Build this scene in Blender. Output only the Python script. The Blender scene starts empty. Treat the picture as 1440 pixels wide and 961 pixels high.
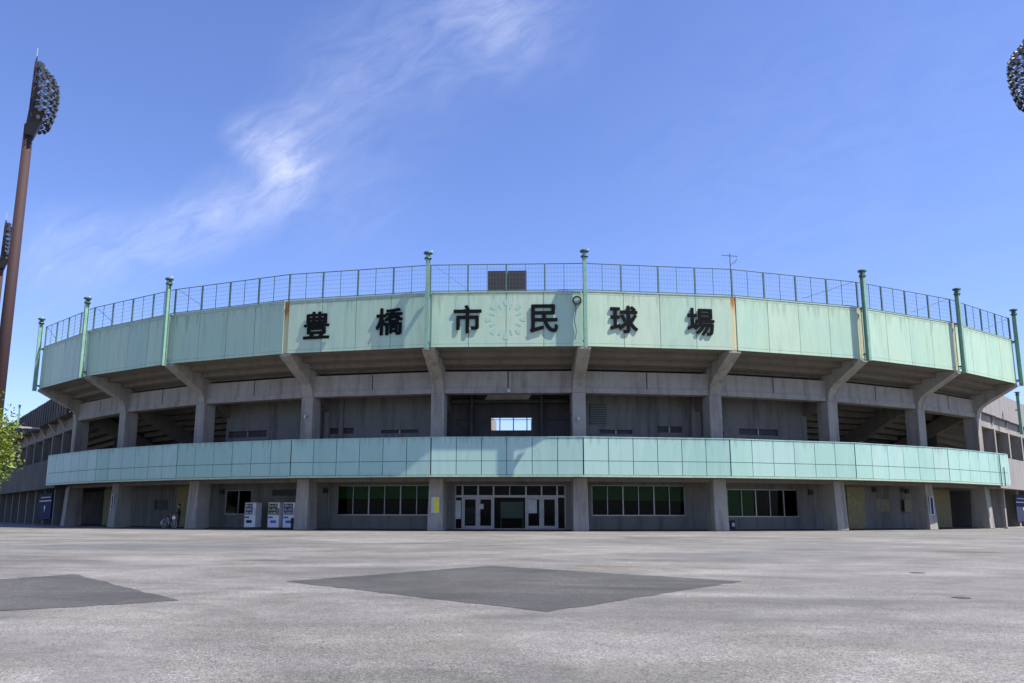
import bpy, bmesh, math, random
from math import sin, cos, pi, radians
from mathutils import Vector, Matrix
random.seed(7)
S = bpy.context.scene
COL = S.collection

# ------------------------------------------------------------------ camera
CH = 1.12; FPX = 1100.14; PITCH = .17155; YAW = -.15092; ROLL = .00194
fw = Vector((sin(YAW)*cos(PITCH), cos(YAW)*cos(PITCH), sin(PITCH)))
rt0 = Vector((cos(YAW), -sin(YAW), 0)); up0 = rt0.cross(fw)
rt = rt0*cos(ROLL) + up0*sin(ROLL); up = up0*cos(ROLL) - rt0*sin(ROLL)
cam = bpy.data.cameras.new('camera'); co = bpy.data.objects.new('camera', cam); COL.objects.link(co)
m = Matrix((rt, up, -fw)).transposed().to_4x4(); m.translation = Vector((0, 0, CH)); co.matrix_world = m
cam.sensor_width = 36; cam.lens = FPX/1440*36; cam.shift_x = 8.67/1440; cam.shift_y = 52.04/1440
cam.clip_start = .1; cam.clip_end = 6000
S.camera = co
def ray(x, y): return fw + rt*((x-711.33)/FPX) - up*((y-532.54)/FPX)
def ground(x, y, z=0):
    d = ray(x, y); return Vector((0, 0, CH)) + d*((z-CH)/d.z)
def atdist(x, y, D):
    d = ray(x, y); return Vector((0, 0, CH)) + d*(D/math.hypot(d.x, d.y))

# ------------------------------------------------------------------ plan of the stadium
CX, CY, DL, AX = -14.0211, 110.57378, .16595, .10617
RC, R, RL, RW = 58.067, 61.74, 60.35, 55.467
ZB, ZT, ZLB, ZLT = 11.895, 15.588, 3.51, 6.11
BAYW = 5.0; AWL, AWR = -.73, .94
def ang(k):
    if k < 0: return AWL
    if k > 9: return AWR
    return (k-4.5)*DL + AX
def nrm(k): a = ang(k); return Vector((sin(a), -cos(a), 0))
def tan_(k): a = ang(k); return Vector((cos(a), sin(a), 0))
def V(k, r, z=0.):
    if k < 0:
        p = V(0, RC) + tan_(-1)*(k*BAYW) + nrm(-1)*(r-RC)
    elif k > 9:
        p = V(9, RC) + tan_(10)*((k-9)*BAYW) + nrm(10)*(r-RC)
    else:
        a = ang(k); p = Vector((CX+r*sin(a), CY-r*cos(a), 0))
    p = p.copy(); p.z = z; return p
def F(k, t, r, z=0.):
    return V(k, r, z).lerp(V(k+1, r, z), t)
def facet(px, py, k, r):
    A = V(k, r); B = V(k+1, r); n = Vector((B.y-A.y, A.x-B.x, 0)); o = Vector((0, 0, CH)); d = ray(px, py)
    P = o + d*((A-o).dot(n)/d.dot(n)); return (P-A).dot(B-A)/(B-A).length_squared, P.z
def fn(k):   # outward normal of facet k
    A = V(k, R); B = V(k+1, R); n = Vector((B.y-A.y, A.x-B.x, 0)).normalized(); return n
def ft(k): return (V(k+1, R)-V(k, R)).normalized()

# ------------------------------------------------------------------ helpers
class MB:
    def __init__(s): s.v = []; s.f = []; s.mi = []; s.tint = []
    def poly(s, pts, mi=0, tint=.5):
        b = len(s.v); s.v += [tuple(p) for p in pts]; s.f.append(list(range(b, b+len(pts)))); s.mi.append(mi); s.tint.append(tint)
    def hexa(s, p, mi=0, tint=.5):     # p: 4 bottom, 4 top
        b = len(s.v); s.v += [tuple(q) for q in p]
        for f in ((0,3,2,1),(4,5,6,7),(0,1,5,4),(1,2,6,5),(2,3,7,6),(3,0,4,7)):
            s.f.append([b+i for i in f]); s.mi.append(mi); s.tint.append(tint)
    def box(s, c, sx, sy, sz, X=Vector((1,0,0)), Y=Vector((0,1,0)), mi=0, tint=.5):   # c = centre of the base
        c = Vector(c); Z = Vector((0,0,1))
        p = [c + X*(a*sx/2) + Y*(b*sy/2) + Z*h for h in (0, sz) for a, b in ((-1,-1),(1,-1),(1,1),(-1,1))]
        s.hexa(p, mi, tint)
    def fbox(s, k, t0, t1, r0, r1, z0, z1, mi=0, tint=.5):
        p = [F(k, t, r, z) for z in (z0, z1) for t, r in ((t0, r1), (t1, r1), (t1, r0), (t0, r0))]
        s.hexa(p, mi, tint)
    def tube(s, a, b, r0, r1=None, n=8, mi=0, caps=True, tint=.5):
        a = Vector(a); b = Vector(b); r1 = r0 if r1 is None else r1
        d = (b-a).normalized(); u = d.orthogonal().normalized(); w = d.cross(u); base = len(s.v)
        for c, r in ((a, r0), (b, r1)):
            for i in range(n):
                q = c + (u*cos(2*pi*i/n) + w*sin(2*pi*i/n))*r; s.v.append(tuple(q))
        for i in range(n):
            s.f.append([base+i, base+(i+1) % n, base+n+(i+1) % n, base+n+i]); s.mi.append(mi); s.tint.append(tint)
        if caps:
            s.f.append([base+i for i in range(n)][::-1]); s.mi.append(mi); s.tint.append(tint)
            s.f.append([base+n+i for i in range(n)]); s.mi.append(mi); s.tint.append(tint)
    def prism(s, pts, off, mi=0, tint=.5):   # planar polygon extruded by off
        pts = [Vector(p) for p in pts]; n = len(pts); b = len(s.v); off = Vector(off)
        s.v += [tuple(p) for p in pts] + [tuple(p+off) for p in pts]
        fs = [list(range(n))[::-1], [n+i for i in range(n)]] + [[i, (i+1) % n, n+(i+1) % n, n+i] for i in range(n)]
        for f in fs: s.f.append([b+i for i in f]); s.mi.append(mi); s.tint.append(tint)
    def torus(s, c, X, Y, rad, th, n=24, m_=6, mi=0):
        c = Vector(c); Zz = X.cross(Y); b = len(s.v)
        for i in range(n):
            a = 2*pi*i/n; d = X*cos(a)+Y*sin(a)
            for j in range(m_):
                q = 2*pi*j/m_; s.v.append(tuple(c + d*(rad+th*cos(q)) + Zz*(th*sin(q))))
        for i in range(n):
            for j in range(m_):
                s.f.append([b+i*m_+j, b+((i+1) % n)*m_+j, b+((i+1) % n)*m_+(j+1) % m_, b+i*m_+(j+1) % m_]); s.mi.append(mi); s.tint.append(.5)
    def build(s, name, mats, parent=None, smooth=False, bevel=0, fix=True):
        me = bpy.data.meshes.new(name); me.from_pydata(s.v, [], s.f)
        if not isinstance(mats, (list, tuple)): mats = [mats]
        for mt in mats: me.materials.append(mt)
        for p, i in zip(me.polygons, s.mi): p.material_index = i
        at = me.attributes.new('tint', 'FLOAT', 'FACE'); at.data.foreach_set('value', s.tint)
        if fix:
            bm = bmesh.new(); bm.from_mesh(me); bmesh.ops.recalc_face_normals(bm, faces=bm.faces); bm.to_mesh(me); bm.free()
        if smooth: me.polygons.foreach_set('use_smooth', [True]*len(me.polygons))
        o = bpy.data.objects.new(name, me); COL.objects.link(o)
        if parent:
            o.parent = parent; o.location = -parent.location if parent.get('local') is None else (0, 0, 0)
        if bevel:
            b = o.modifiers.new('bevel', 'BEVEL'); b.width = bevel; b.segments = 1; b.limit_method = 'ANGLE'
        return o
def tag(o, label=None, cat=None, group=None, kind=None):
    if label: o['label'] = label
    if cat: o['category'] = cat
    if group: o['group'] = group
    if kind: o['kind'] = kind
    return o
def thing(name, label, cat, loc=(0,0,0), rz=0, group=None, local=False):
    # a thing whose parts are written in world coordinates sits at its base; local: parts in local coordinates
    o = bpy.data.objects.new(name, None); COL.objects.link(o); o.location = loc; o.rotation_euler.z = rz
    o.empty_display_size = .3
    if local: o['local'] = 1
    return tag(o, label, cat, group)
def part(mb, name, mats, parent, **k):
    o = mb.build(name, mats, parent, **k)
    if parent.type == 'MESH': o.location = (0, 0, 0)
    return o
def dup(root, loc, rz, label):
    r = root.copy(); COL.objects.link(r); r.location = loc; r.rotation_euler.z = rz; r['label'] = label
    for ch in list(root.children):
        c = ch.copy(); COL.objects.link(c); c.parent = r
        for g in list(ch.children):
            d = g.copy(); COL.objects.link(d); d.parent = c
    return r

# ------------------------------------------------------------------ materials
def newmat(name):
    mt = bpy.data.materials.new(name); mt.use_nodes = True; nt = mt.node_tree
    return mt, nt, nt.nodes['Principled BSDF']
def N(nt, t, **kw):
    n = nt.nodes.new(t)
    for k, v in kw.items():
        if k in n.inputs: n.inputs[k].default_value = v
        else: setattr(n, k, v)
    return n
def lk(nt, a, b): nt.links.new(a, b)
def mixc(nt, fac, a, b, mode='MIX'):
    n = nt.nodes.new('ShaderNodeMix'); n.data_type = 'RGBA'; n.blend_type = mode; n.clamp_result = False
    for s_, v in ((n.inputs[0], fac), (n.inputs[6], a), (n.inputs[7], b)):
        if isinstance(v, (int, float)): s_.default_value = v
        elif isinstance(v, tuple): s_.default_value = (*v[:3], 1)
        else: lk(nt, v, s_)
    return n.outputs[2]
def ramp(nt, v, a, b, lo=0., hi=1.):
    n = nt.nodes.new('ShaderNodeMapRange'); n.clamp = True; n.inputs[1].default_value = a; n.inputs[2].default_value = b
    n.inputs[3].default_value = lo; n.inputs[4].default_value = hi; lk(nt, v, n.inputs[0]); return n.outputs[0]
def noise(nt, scale, detail=4, sc=None, rough=.55, dist=0.):
    tc = nt.nodes.new('ShaderNodeNewGeometry'); mp = nt.nodes.new('ShaderNodeMapping')
    if sc: mp.inputs['Scale'].default_value = sc
    lk(nt, tc.outputs['Position'], mp.inputs['Vector'])
    n = nt.nodes.new('ShaderNodeTexNoise'); n.inputs['Scale'].default_value = scale; n.inputs['Detail'].default_value = detail
    n.inputs['Roughness'].default_value = rough; n.inputs['Distortion'].default_value = dist
    lk(nt, mp.outputs[0], n.inputs['Vector']); return n.outputs['Fac']
def math_(nt, op, a, b=None):
    n = nt.nodes.new('ShaderNodeMath'); n.operation = op
    for i, v in enumerate((a, b)):
        if v is None: continue
        if isinstance(v, (int, float)): n.inputs[i].default_value = v
        else: lk(nt, v, n.inputs[i])
    return n.outputs[0]
def bump(nt, bs, h, strength=.3, dist=.02):
    b = nt.nodes.new('ShaderNodeBump'); b.inputs['Strength'].default_value = strength; b.inputs['Distance'].default_value = dist
    lk(nt, h, b.inputs['Height']); lk(nt, b.outputs[0], bs.inputs['Normal'])
def plain(name, c, rough=.6, metal=0., var=.25, scale=3., dirt=None):
    mt, nt, bs = newmat(name)
    n = noise(nt, scale, 5)
    f = ramp(nt, n, .3, .75)
    a = tuple(x*(1-var) for x in c); col = mixc(nt, f, c, a)
    if dirt:
        n2 = noise(nt, scale*4, 6, sc=(1, 1, .15)); col = mixc(nt, ramp(nt, n2, .5, .72, 0, .7), col, dirt)
    lk(nt, col, bs.inputs['Base Color']); bs.inputs['Roughness'].default_value = rough; bs.inputs['Metallic'].default_value = metal
    return mt
def concrete(name, c, brown=(.2,.165,.13), bfac=.35, streak=.55):
    mt, nt, bs = newmat(name)
    big = noise(nt, .35, 5, rough=.6); fine = noise(nt, 6, 8, rough=.7); st = noise(nt, 1.6, 6, sc=(1, 1, .12), rough=.65)
    spots = noise(nt, 1.1, 7, rough=.75, dist=.6)
    col = mixc(nt, ramp(nt, big, .35, .7, 0, bfac), c, brown)
    col = mixc(nt, ramp(nt, st, .48, .72, 0, streak), col, tuple(x*.36 for x in c))
    col = mixc(nt, ramp(nt, spots, .56, .72, 0, .45), col, tuple(min(1, x*1.45) for x in c)); col = mixc(nt, ramp(nt, spots, .44, .30, 0, .45), col, tuple(x*.55 for x in c))
    col = mixc(nt, ramp(nt, fine, .3, .7, 0, .35), col, tuple(x*.6 for x in c))
    # formwork joints every 0.9 m of height
    g = nt.nodes.new('ShaderNodeNewGeometry'); sp = nt.nodes.new('ShaderNodeSeparateXYZ'); lk(nt, g.outputs['Position'], sp.inputs[0])
    fr = math_(nt, 'FRACT', math_(nt, 'MULTIPLY', sp.outputs['Z'], 1/.9)); ln = ramp(nt, math_(nt, 'ABSOLUTE', math_(nt, 'SUBTRACT', fr, .5)), .0, .02, .35, 0)
    col = mixc(nt, ln, col, tuple(x*.4 for x in c))
    lk(nt, col, bs.inputs['Base Color']); bs.inputs['Roughness'].default_value = .88
    bump(nt, bs, fine, .35, .01); return mt
def green_paint(name, c1, c2, ztop=15.6, zl=2.2, dirt=(.14,.19,.13), wear=(.52,.60,.43)):
    mt, nt, bs = newmat(name)
    big = noise(nt, .55, 6, rough=.65, dist=.5); st = noise(nt, 2.2, 7, sc=(1, 1, .1), rough=.7); fine = noise(nt, 12, 6, rough=.7)
    at = nt.nodes.new('ShaderNodeAttribute'); at.attribute_name = 'tint'
    col = mixc(nt, ramp(nt, big, .32, .68), c1, c2)
    col = mixc(nt, ramp(nt, at.outputs['Fac'], 0, 1, 0, .5), col, wear)
    col = mixc(nt, ramp(nt, st, .5, .78, 0, .4), col, dirt)
    st2 = noise(nt, 1.3, 5, sc=(1, 1, .25), rough=.6)
    col = mixc(nt, ramp(nt, st2, .52, .75, 0, .45), col, wear)
    # dirt runs below the coping and splash marks on the bottom edge
    g = nt.nodes.new('ShaderNodeNewGeometry'); sp = nt.nodes.new('ShaderNodeSeparateXYZ'); lk(nt, g.outputs['Position'], sp.inputs[0])
    run = noise(nt, 3.2, 6, sc=(1, 1, .06), rough=.7)
    dn = math_(nt, 'ADD', run, ramp(nt, sp.outputs['Z'], ztop-zl, ztop, -.22, .06))
    col = mixc(nt, ramp(nt, dn, .5, .68, 0, .6), col, tuple(x*.75+y*.1 for x, y in zip(dirt, c1)))
    rs = noise(nt, 2.0, 6, sc=(1, 1, .1), rough=.7, dist=.3); rn = math_(nt, 'ADD', rs, ramp(nt, sp.outputs['Z'], ztop-zl*1.2, ztop, -.2, .02))
    col = mixc(nt, ramp(nt, rn, .58, .72, 0, .55), col, (.30, .20, .09))
    col = mixc(nt, ramp(nt, fine, .45, .75, 0, .14), col, dirt)
    lk(nt, col, bs.inputs['Base Color']); bs.inputs['Roughness'].default_value = .5
    bump(nt, bs, big, .12, .03); return mt

M = {}
M['conc'] = concrete('concrete_grey', (.325, .305, .262), streak=.85)
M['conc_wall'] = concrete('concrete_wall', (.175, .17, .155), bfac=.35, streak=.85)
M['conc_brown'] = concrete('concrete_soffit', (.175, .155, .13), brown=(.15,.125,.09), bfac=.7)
M['conc_shade_dark'] = concrete('concrete_shade_dark', (.04, .04, .038))  # near-black concrete: the left stand's shade is put into the colour
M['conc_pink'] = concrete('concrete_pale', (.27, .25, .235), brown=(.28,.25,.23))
M['green'] = green_paint('green_fascia_paint', (.38, .525, .36), (.335, .51, .40))
M['teal'] = green_paint('teal_parapet_paint', (.28, .475, .375), (.30, .48, .41), ztop=6.1, zl=1.2, dirt=(.18,.30,.27), wear=(.46,.58,.53))
M['seam'] = plain('seam_backing', (.09, .17, .14), .8)  # dark green backing visible in the joints between sheets
M['coping'] = plain('pale_green_coping', (.40, .52, .36), .5, dirt=(.25,.30,.2))
M['polegreen'] = plain('green_steel_paint', (.22, .40, .29), .4, var=.3, dirt=(.30,.42,.30))
M['darkgreen'] = plain('dark_green_steel', (.05, .11, .09), .5)
M['fence'] = plain('fence_steel', (.085, .15, .13), .5)
M['wire'] = plain('fence_wire', (.10, .14, .14), .5)
M['letter'] = plain('black_letter_enamel', (.005, .006, .007), .7)
M['letter'].node_tree.nodes['Principled BSDF'].inputs['Specular IOR Level'].default_value = .1
M['black'] = plain('black_board', (.03, .028, .028), .6)
M['maroon'] = plain('maroon_tower_steel', (.042, .018, .018), .8, dirt=(.03,.014,.014))
M['darksteel'] = plain('dark_rack_steel', (.035, .035, .04), .5)
M['lampglass'] = plain('floodlight_glass', (.16, .17, .19), .25)
M['alu'] = plain('aluminium_frame', (.30, .30, .29), .35, .4)
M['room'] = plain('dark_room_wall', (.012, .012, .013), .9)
M['plinth'] = plain('dark_floor', (.035, .035, .035), .9)
M['white'] = plain('white_paint', (.72, .73, .74), .35, var=.15)
M['offwhite'] = plain('dull_white', (.45, .46, .50), .5, var=.2)
M['yellowish'] = plain('cream_shutter_paint', (.26, .225, .10), .7, var=.35, dirt=(.12,.11,.07))
M['blind'] = plain('green_blind', (.055, .27, .035), .8)
M['bluebd'] = plain('navy_board', (.007, .012, .06), .95)
M['blue'] = plain('blue_panel', (.04, .13, .50), .4)
M['yellow'] = plain('yellow_poster', (.62, .60, .03), .6)
M['paper'] = plain('paper_poster', (.55, .58, .60), .7)
M['greyboard'] = plain('grey_green_board', (.16, .19, .17), .7)
M['rubber'] = plain('black_rubber', (.02, .02, .02), .8)
M['silver'] = plain('silver_frame', (.55, .56, .60), .25, .6)
M['red'] = plain('red_plastic', (.35, .03, .03), .4)
M['iron'] = plain('cast_iron', (.06, .05, .05), .6)
# rusty cream strip
mt, nt, bs = newmat('rust_streaked_strip')
g = nt.nodes.new('ShaderNodeNewGeometry'); sp = nt.nodes.new('ShaderNodeSeparateXYZ'); lk(nt, g.outputs['Position'], sp.inputs[0])
st = noise(nt, 3.5, 6, sc=(1, 1, .12), rough=.7)
fac = math_(nt, 'ADD', math_(nt, 'MULTIPLY', math_(nt, 'SUBTRACT', sp.outputs['Z'], 14.3), .22), st)
col = mixc(nt, ramp(nt, fac, .42, .62), (.50, .47, .27), (.34, .15, .035))
col = mixc(nt, ramp(nt, fac, .72, .86), col, (.04, .025, .015))
lk(nt, col, bs.inputs['Base Color']); bs.inputs['Roughness'].default_value = .8; M['rust'] = mt
M['cream'] = plain('cream_strip', (.44, .41, .25), .7, dirt=(.22,.13,.05))
# glass
mt = bpy.data.materials.new('window_glass'); mt.use_nodes = True; nt = mt.node_tree; nt.nodes.clear()
out = N(nt, 'ShaderNodeOutputMaterial'); tr = N(nt, 'ShaderNodeBsdfTransparent'); tr.inputs[0].default_value = (.36, .42, .38, 1)
gl = N(nt, 'ShaderNodeBsdfGlossy'); gl.inputs['Roughness'].default_value = .03; gl.inputs[0].default_value = (.34, .38, .42, 1)
fr = N(nt, 'ShaderNodeFresnel'); fr.inputs['IOR'].default_value = 1.25; mx = N(nt, 'ShaderNodeMixShader')
lk(nt, fr.outputs[0], mx.inputs[0]); lk(nt, tr.outputs[0], mx.inputs[1]); lk(nt, gl.outputs[0], mx.inputs[2]); lk(nt, mx.outputs[0], out.inputs[0]); M['glass'] = mt
# leaves
def leafmat(name, a, b, c):
    mt, nt, bs = newmat(name); at = nt.nodes.new('ShaderNodeAttribute'); at.attribute_name = 'tint'
    col = mixc(nt, ramp(nt, at.outputs['Fac'], 0, .5), a, b); col = mixc(nt, ramp(nt, at.outputs['Fac'], .5, 1), col, c)
    lk(nt, col, bs.inputs['Base Color']); bs.inputs['Roughness'].default_value = .55
    t = nt.nodes.new('ShaderNodeBsdfTranslucent'); lk(nt, col, t.inputs[0]); mx = nt.nodes.new('ShaderNodeMixShader'); mx.inputs[0].default_value = .4
    o = nt.nodes['Material Output']; lk(nt, bs.outputs[0], mx.inputs[1]); lk(nt, t.outputs[0], mx.inputs[2]); lk(nt, mx.outputs[0], o.inputs[0]); return mt
M['leaf'] = leafmat('yellow_green_leaves', (.08, .13, .015), (.18, .26, .025), (.30, .36, .05))
M['leafdark'] = leafmat('far_leaves', (.06, .09, .03), (.10, .14, .05), (.18, .20, .09))
M['bark'] = plain('bark', (.10, .075, .055), .9)

# ------------------------------------------------------------------ ground
def asphalt(name, base, dark, light, stains):
    mt, nt, bs = newmat(name)
    geo = nt.nodes.new('ShaderNodeNewGeometry')
    big = noise(nt, .12, 5, rough=.6, dist=.8); mid = noise(nt, .9, 6, rough=.7, dist=.5)
    vo = nt.nodes.new('ShaderNodeTexVoronoi'); vo.inputs['Scale'].default_value = 80; lk(nt, geo.outputs['Position'], vo.inputs['Vector'])
    sep = nt.nodes.new('ShaderNodeSeparateColor'); lk(nt, vo.outputs['Color'], sep.inputs[0])
    vo2 = nt.nodes.new('ShaderNodeTexVoronoi'); vo2.inputs['Scale'].default_value = 17; lk(nt, geo.outputs['Position'], vo2.inputs['Vector'])
    sep2 = nt.nodes.new('ShaderNodeSeparateColor'); lk(nt, vo2.outputs['Color'], sep2.inputs[0])
    fine = noise(nt, 25, 6, rough=.8)
    col = mixc(nt, ramp(nt, big, .35, .68), base, dark)
    col = mixc(nt, ramp(nt, mid, .5, .75, 0, .5), col, dark)
    col = mixc(nt, ramp(nt, mid, .47, .28, 0, .45), col, light)
    col = mixc(nt, ramp(nt, sep.outputs[0], .5, 1, 0, .85), col, light)
    col = mixc(nt, ramp(nt, sep.outputs[1], .55, .95, 0, .9), col, tuple(x*.32 for x in dark))
    big2 = noise(nt, .35, 6, sc=(1, .6, 1), rough=.6, dist=1.); col = mixc(nt, ramp(nt, big2, .46, .66, 0, .7), col, tuple(x*.62 for x in base))
    col = mixc(nt, ramp(nt, sep2.outputs[0], .6, 1, 0, .12), col, light)
    col = mixc(nt, ramp(nt, sep2.outputs[1], .7, 1, 0, .14), col, tuple(x*.5 for x in dark))
    col = mixc(nt, ramp(nt, fine, .55, .8, 0, .4), col, tuple(x*.45 for x in dark))
    st = noise(nt, .45, 4, dist=1.2); col = mixc(nt, ramp(nt, st, .62, .75, 0, .3), col, (.18, .15, .11))
    for (x, y, a, b, cc, f) in stains:
        # an oval stain with a broken edge
        mp = nt.nodes.new('ShaderNodeMapping'); mp.vector_type = 'POINT'
        mp.inputs['Location'].default_value = (-x/a, -y/b, 0); mp.inputs['Scale'].default_value = (1/a, 1/b, 0)
        lk(nt, geo.outputs['Position'], mp.inputs[0])
        ln = nt.nodes.new('ShaderNodeVectorMath'); ln.operation = 'LENGTH'; lk(nt, mp.outputs[0], ln.inputs[0])
        d = math_(nt, 'ADD', ln.outputs['Value'], math_(nt, 'MULTIPLY', math_(nt, 'SUBTRACT', mid, .5), 1.2))
        col = mixc(nt, ramp(nt, d, .6, 1.15, f, 0), col, tuple(x*.8 for x in cc))
    # broad worn and dirty areas
    bw = noise(nt, .16, 7, sc=(.8, 1.3, 1), rough=.62, dist=1.2); bw2 = noise(nt, .55, 7, sc=(.7, 1.4, 1), rough=.68, dist=.8)
    k_ = math_(nt, 'MULTIPLY', ramp(nt, bw, .38, .60, 1.08, .70), ramp(nt, bw2, .42, .66, 1.05, .70))
    cc_ = nt.nodes.new('ShaderNodeCombineColor'); lk(nt, k_, cc_.inputs[0]); lk(nt, k_, cc_.inputs[1]); lk(nt, math_(nt, 'MULTIPLY', k_, ramp(nt, bw2, .4, .65, 1., .95)), cc_.inputs[2])
    col = mixc(nt, 1., col, cc_.outputs[0], 'MULTIPLY')
    lk(nt, col, bs.inputs['Base Color']); bs.inputs['Roughness'].default_value = .9
    h = math_(nt, 'ADD', sep.outputs[0], fine); bump(nt, bs, h, .5, .006); return mt
def stain(px, py, wx, wy, c, f):
    p = ground(px, py); return (p.x, p.y, wx, wy, c, f)
stains = [stain(364, 788, .95, .35, (.10,.08,.06), .85), stain(1365, 777, 1.1, .7, (.12,.10,.08), .8), stain(1330, 774, 2.2, .8, (.16,.14,.12), .5),
          stain(862, 797, .9, .35, (.20,.15,.09), .8), stain(1010, 800, .5, .2, (.2,.16,.12), .7), stain(870, 779, .6, .4, (.12,.11,.10), .7),
          stain(200, 769, 5.5, 3.2, (.13,.13,.135), .75), stain(480, 800, 2.2, .6, (.17,.17,.17), .5), stain(1160, 846, 1.5, .5, (.16,.15,.15), .5),
          stain(1040, 868, 2.2, .5, (.17,.16,.16), .5), stain(1100, 784, 4.5, 1.6, (.18,.18,.18), .5), stain(1290, 905, .9, .35, (.2,.18,.18), .4),
          stain(760, 772, 4, 1.2, (.25,.245,.24), .4)]
mg = asphalt('weathered_asphalt', (.222,.207,.19), (.148,.138,.126), (.38,.357,.33), stains)
mb = MB(); mb.poly([(-1500,-1500,0),(1500,-1500,0),(1500,2500,0),(-1500,2500,0)])
tag(mb.build('ground', mg), kind='structure')
mp_ = asphalt('dark_asphalt_patch', (.085,.081,.075), (.052,.049,.046), (.15,.143,.133), [])
def patch(px, jit, name='asphalt_patch'):
    pts = [ground(x, y) for x, y in px]; out = []
    for i in range(len(pts)):
        a, b = pts[i], pts[(i+1) % len(pts)]
        n = max(2, int((b-a).length/.22))
        for j in range(n):
            p = a.lerp(b, j/n); s = jit if j else 0
            out.append((p.x+random.uniform(-s, s), p.y+random.uniform(-s, s), .004))
    mb = MB(); mb.poly(out); o = mb.build(name, mp_); tag(o, kind='structure')
patch([(402,818),(770,861),(1044,818),(690,796)], .045)
patch([(-160,826),(105,808),(252,845),(-30,862)], .045)

# ------------------------------------------------------------------ the stadium
SB = thing('stadium_building', 'curved grey concrete stadium front with two pale green bands and an arc of columns', 'stadium', V(4, RC) .lerp(V(5, RC), .5))
for k in range(9):
    # upper fascia: four sheets over a dark backing, bottom trim and coping
    mb = MB(); t0, t1 = .018, .982
    mb.fbox(k, t0+.002, t1-.002, R-.30, R-.06, ZB+.04, ZT-.06, mi=1)
    for j in range(4):
        a = t0+(t1-t0)*j/4+.0016; b = t0+(t1-t0)*(j+1)/4-.0016; tn = random.random()
        mb.fbox(k, a, b, R-.07, R, ZB+.20, ZT-.22, 0, tn)
        mb.fbox(k, a, b, R-.07, R+.004, ZB, ZB+.185, 0, min(1, tn+.2))
        mb.fbox(k, a, b, R-.07, R+.003, ZT-.208, ZT-.03, 2, tn)
    mb.fbox(k, t0, t1, R-.34, R+.03, ZT-.03, ZT+.03, 2)
    part(mb, 'fascia_panel', [M['green'], M['seam'], M['coping']], SB)
    # lower parapet: six by two sheets and a bottom lip
    mb = MB(); mb.fbox(k, .003, .997, RL-.25, RL-.05, ZLB+.06, ZLT-.03, mi=1)
    zs = ZLT-(ZLT-ZLB)*.60
    for j in range(6):
        a = .002+.996*j/6+.0022; b = .002+.996*(j+1)/6-.0022; tn = random.random()*.8
        mb.fbox(k, a, b, RL-.06, RL, zs+.018, ZLT-.02, 0, tn)
        mb.fbox(k, a, b, RL-.06, RL, ZLB+.15, zs-.018, 0, tn*.8)
    mb.fbox(k, .0, 1., RL-.12, RL+.05, ZLB, ZLB+.12, 2, .6)
    mb.fbox(k, .0, 1., RL-.28, RL+.03, ZLT-.02, ZLT+.03, 0, .6)
    part(mb, 'parapet_panel', [M['teal'], M['seam'], M['coping']], SB)
    # stepped soffit under the fascia
    mb = MB()
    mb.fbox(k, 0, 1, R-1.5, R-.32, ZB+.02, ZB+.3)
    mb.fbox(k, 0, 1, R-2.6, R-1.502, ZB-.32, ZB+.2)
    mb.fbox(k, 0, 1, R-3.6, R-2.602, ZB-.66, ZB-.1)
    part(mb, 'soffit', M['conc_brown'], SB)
    # ring beam with a lower lip
    mb = MB(); mb.fbox(k, 0, 1, RC-.35, RC+.34, 9.70, 10.85); mb.fbox(k, 0, 1, RC-.40, RC+.42, 9.33, 9.695)
    mb.fbox(k, .496, .504, RC+.34, RC+.352, 9.70, 10.85, 1)
    part(mb, 'ring_beam', [M['conc'], M['conc_shade_dark']], SB)
    # walkway slab behind the green parapet
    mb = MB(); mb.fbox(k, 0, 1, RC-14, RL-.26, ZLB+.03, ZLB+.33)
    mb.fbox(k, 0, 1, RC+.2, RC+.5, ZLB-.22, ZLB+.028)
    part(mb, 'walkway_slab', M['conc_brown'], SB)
    # underside of the seating
    mb = MB()
    for i in range(17):
        r1 = 58.1-.8*i; z = 11.2-.4*i
        if i == 0: mb.fbox(k, 0, 1, 57.4, 58.3, 11.22, 11.5)
        ts = [(0, 1)]
        if k == 4 and r1-.8 < RW-.1: ts = [(0, .335), (.69, 1)]
        for a, b in ts:
            mb.fbox(k, a, b, r1-.8, r1, z-.16, z); mb.fbox(k, a, b, r1-.12, r1-.003, z+.002, z+.27)
    part(mb, 'seating_deck', M['conc_brown'], SB)
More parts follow.
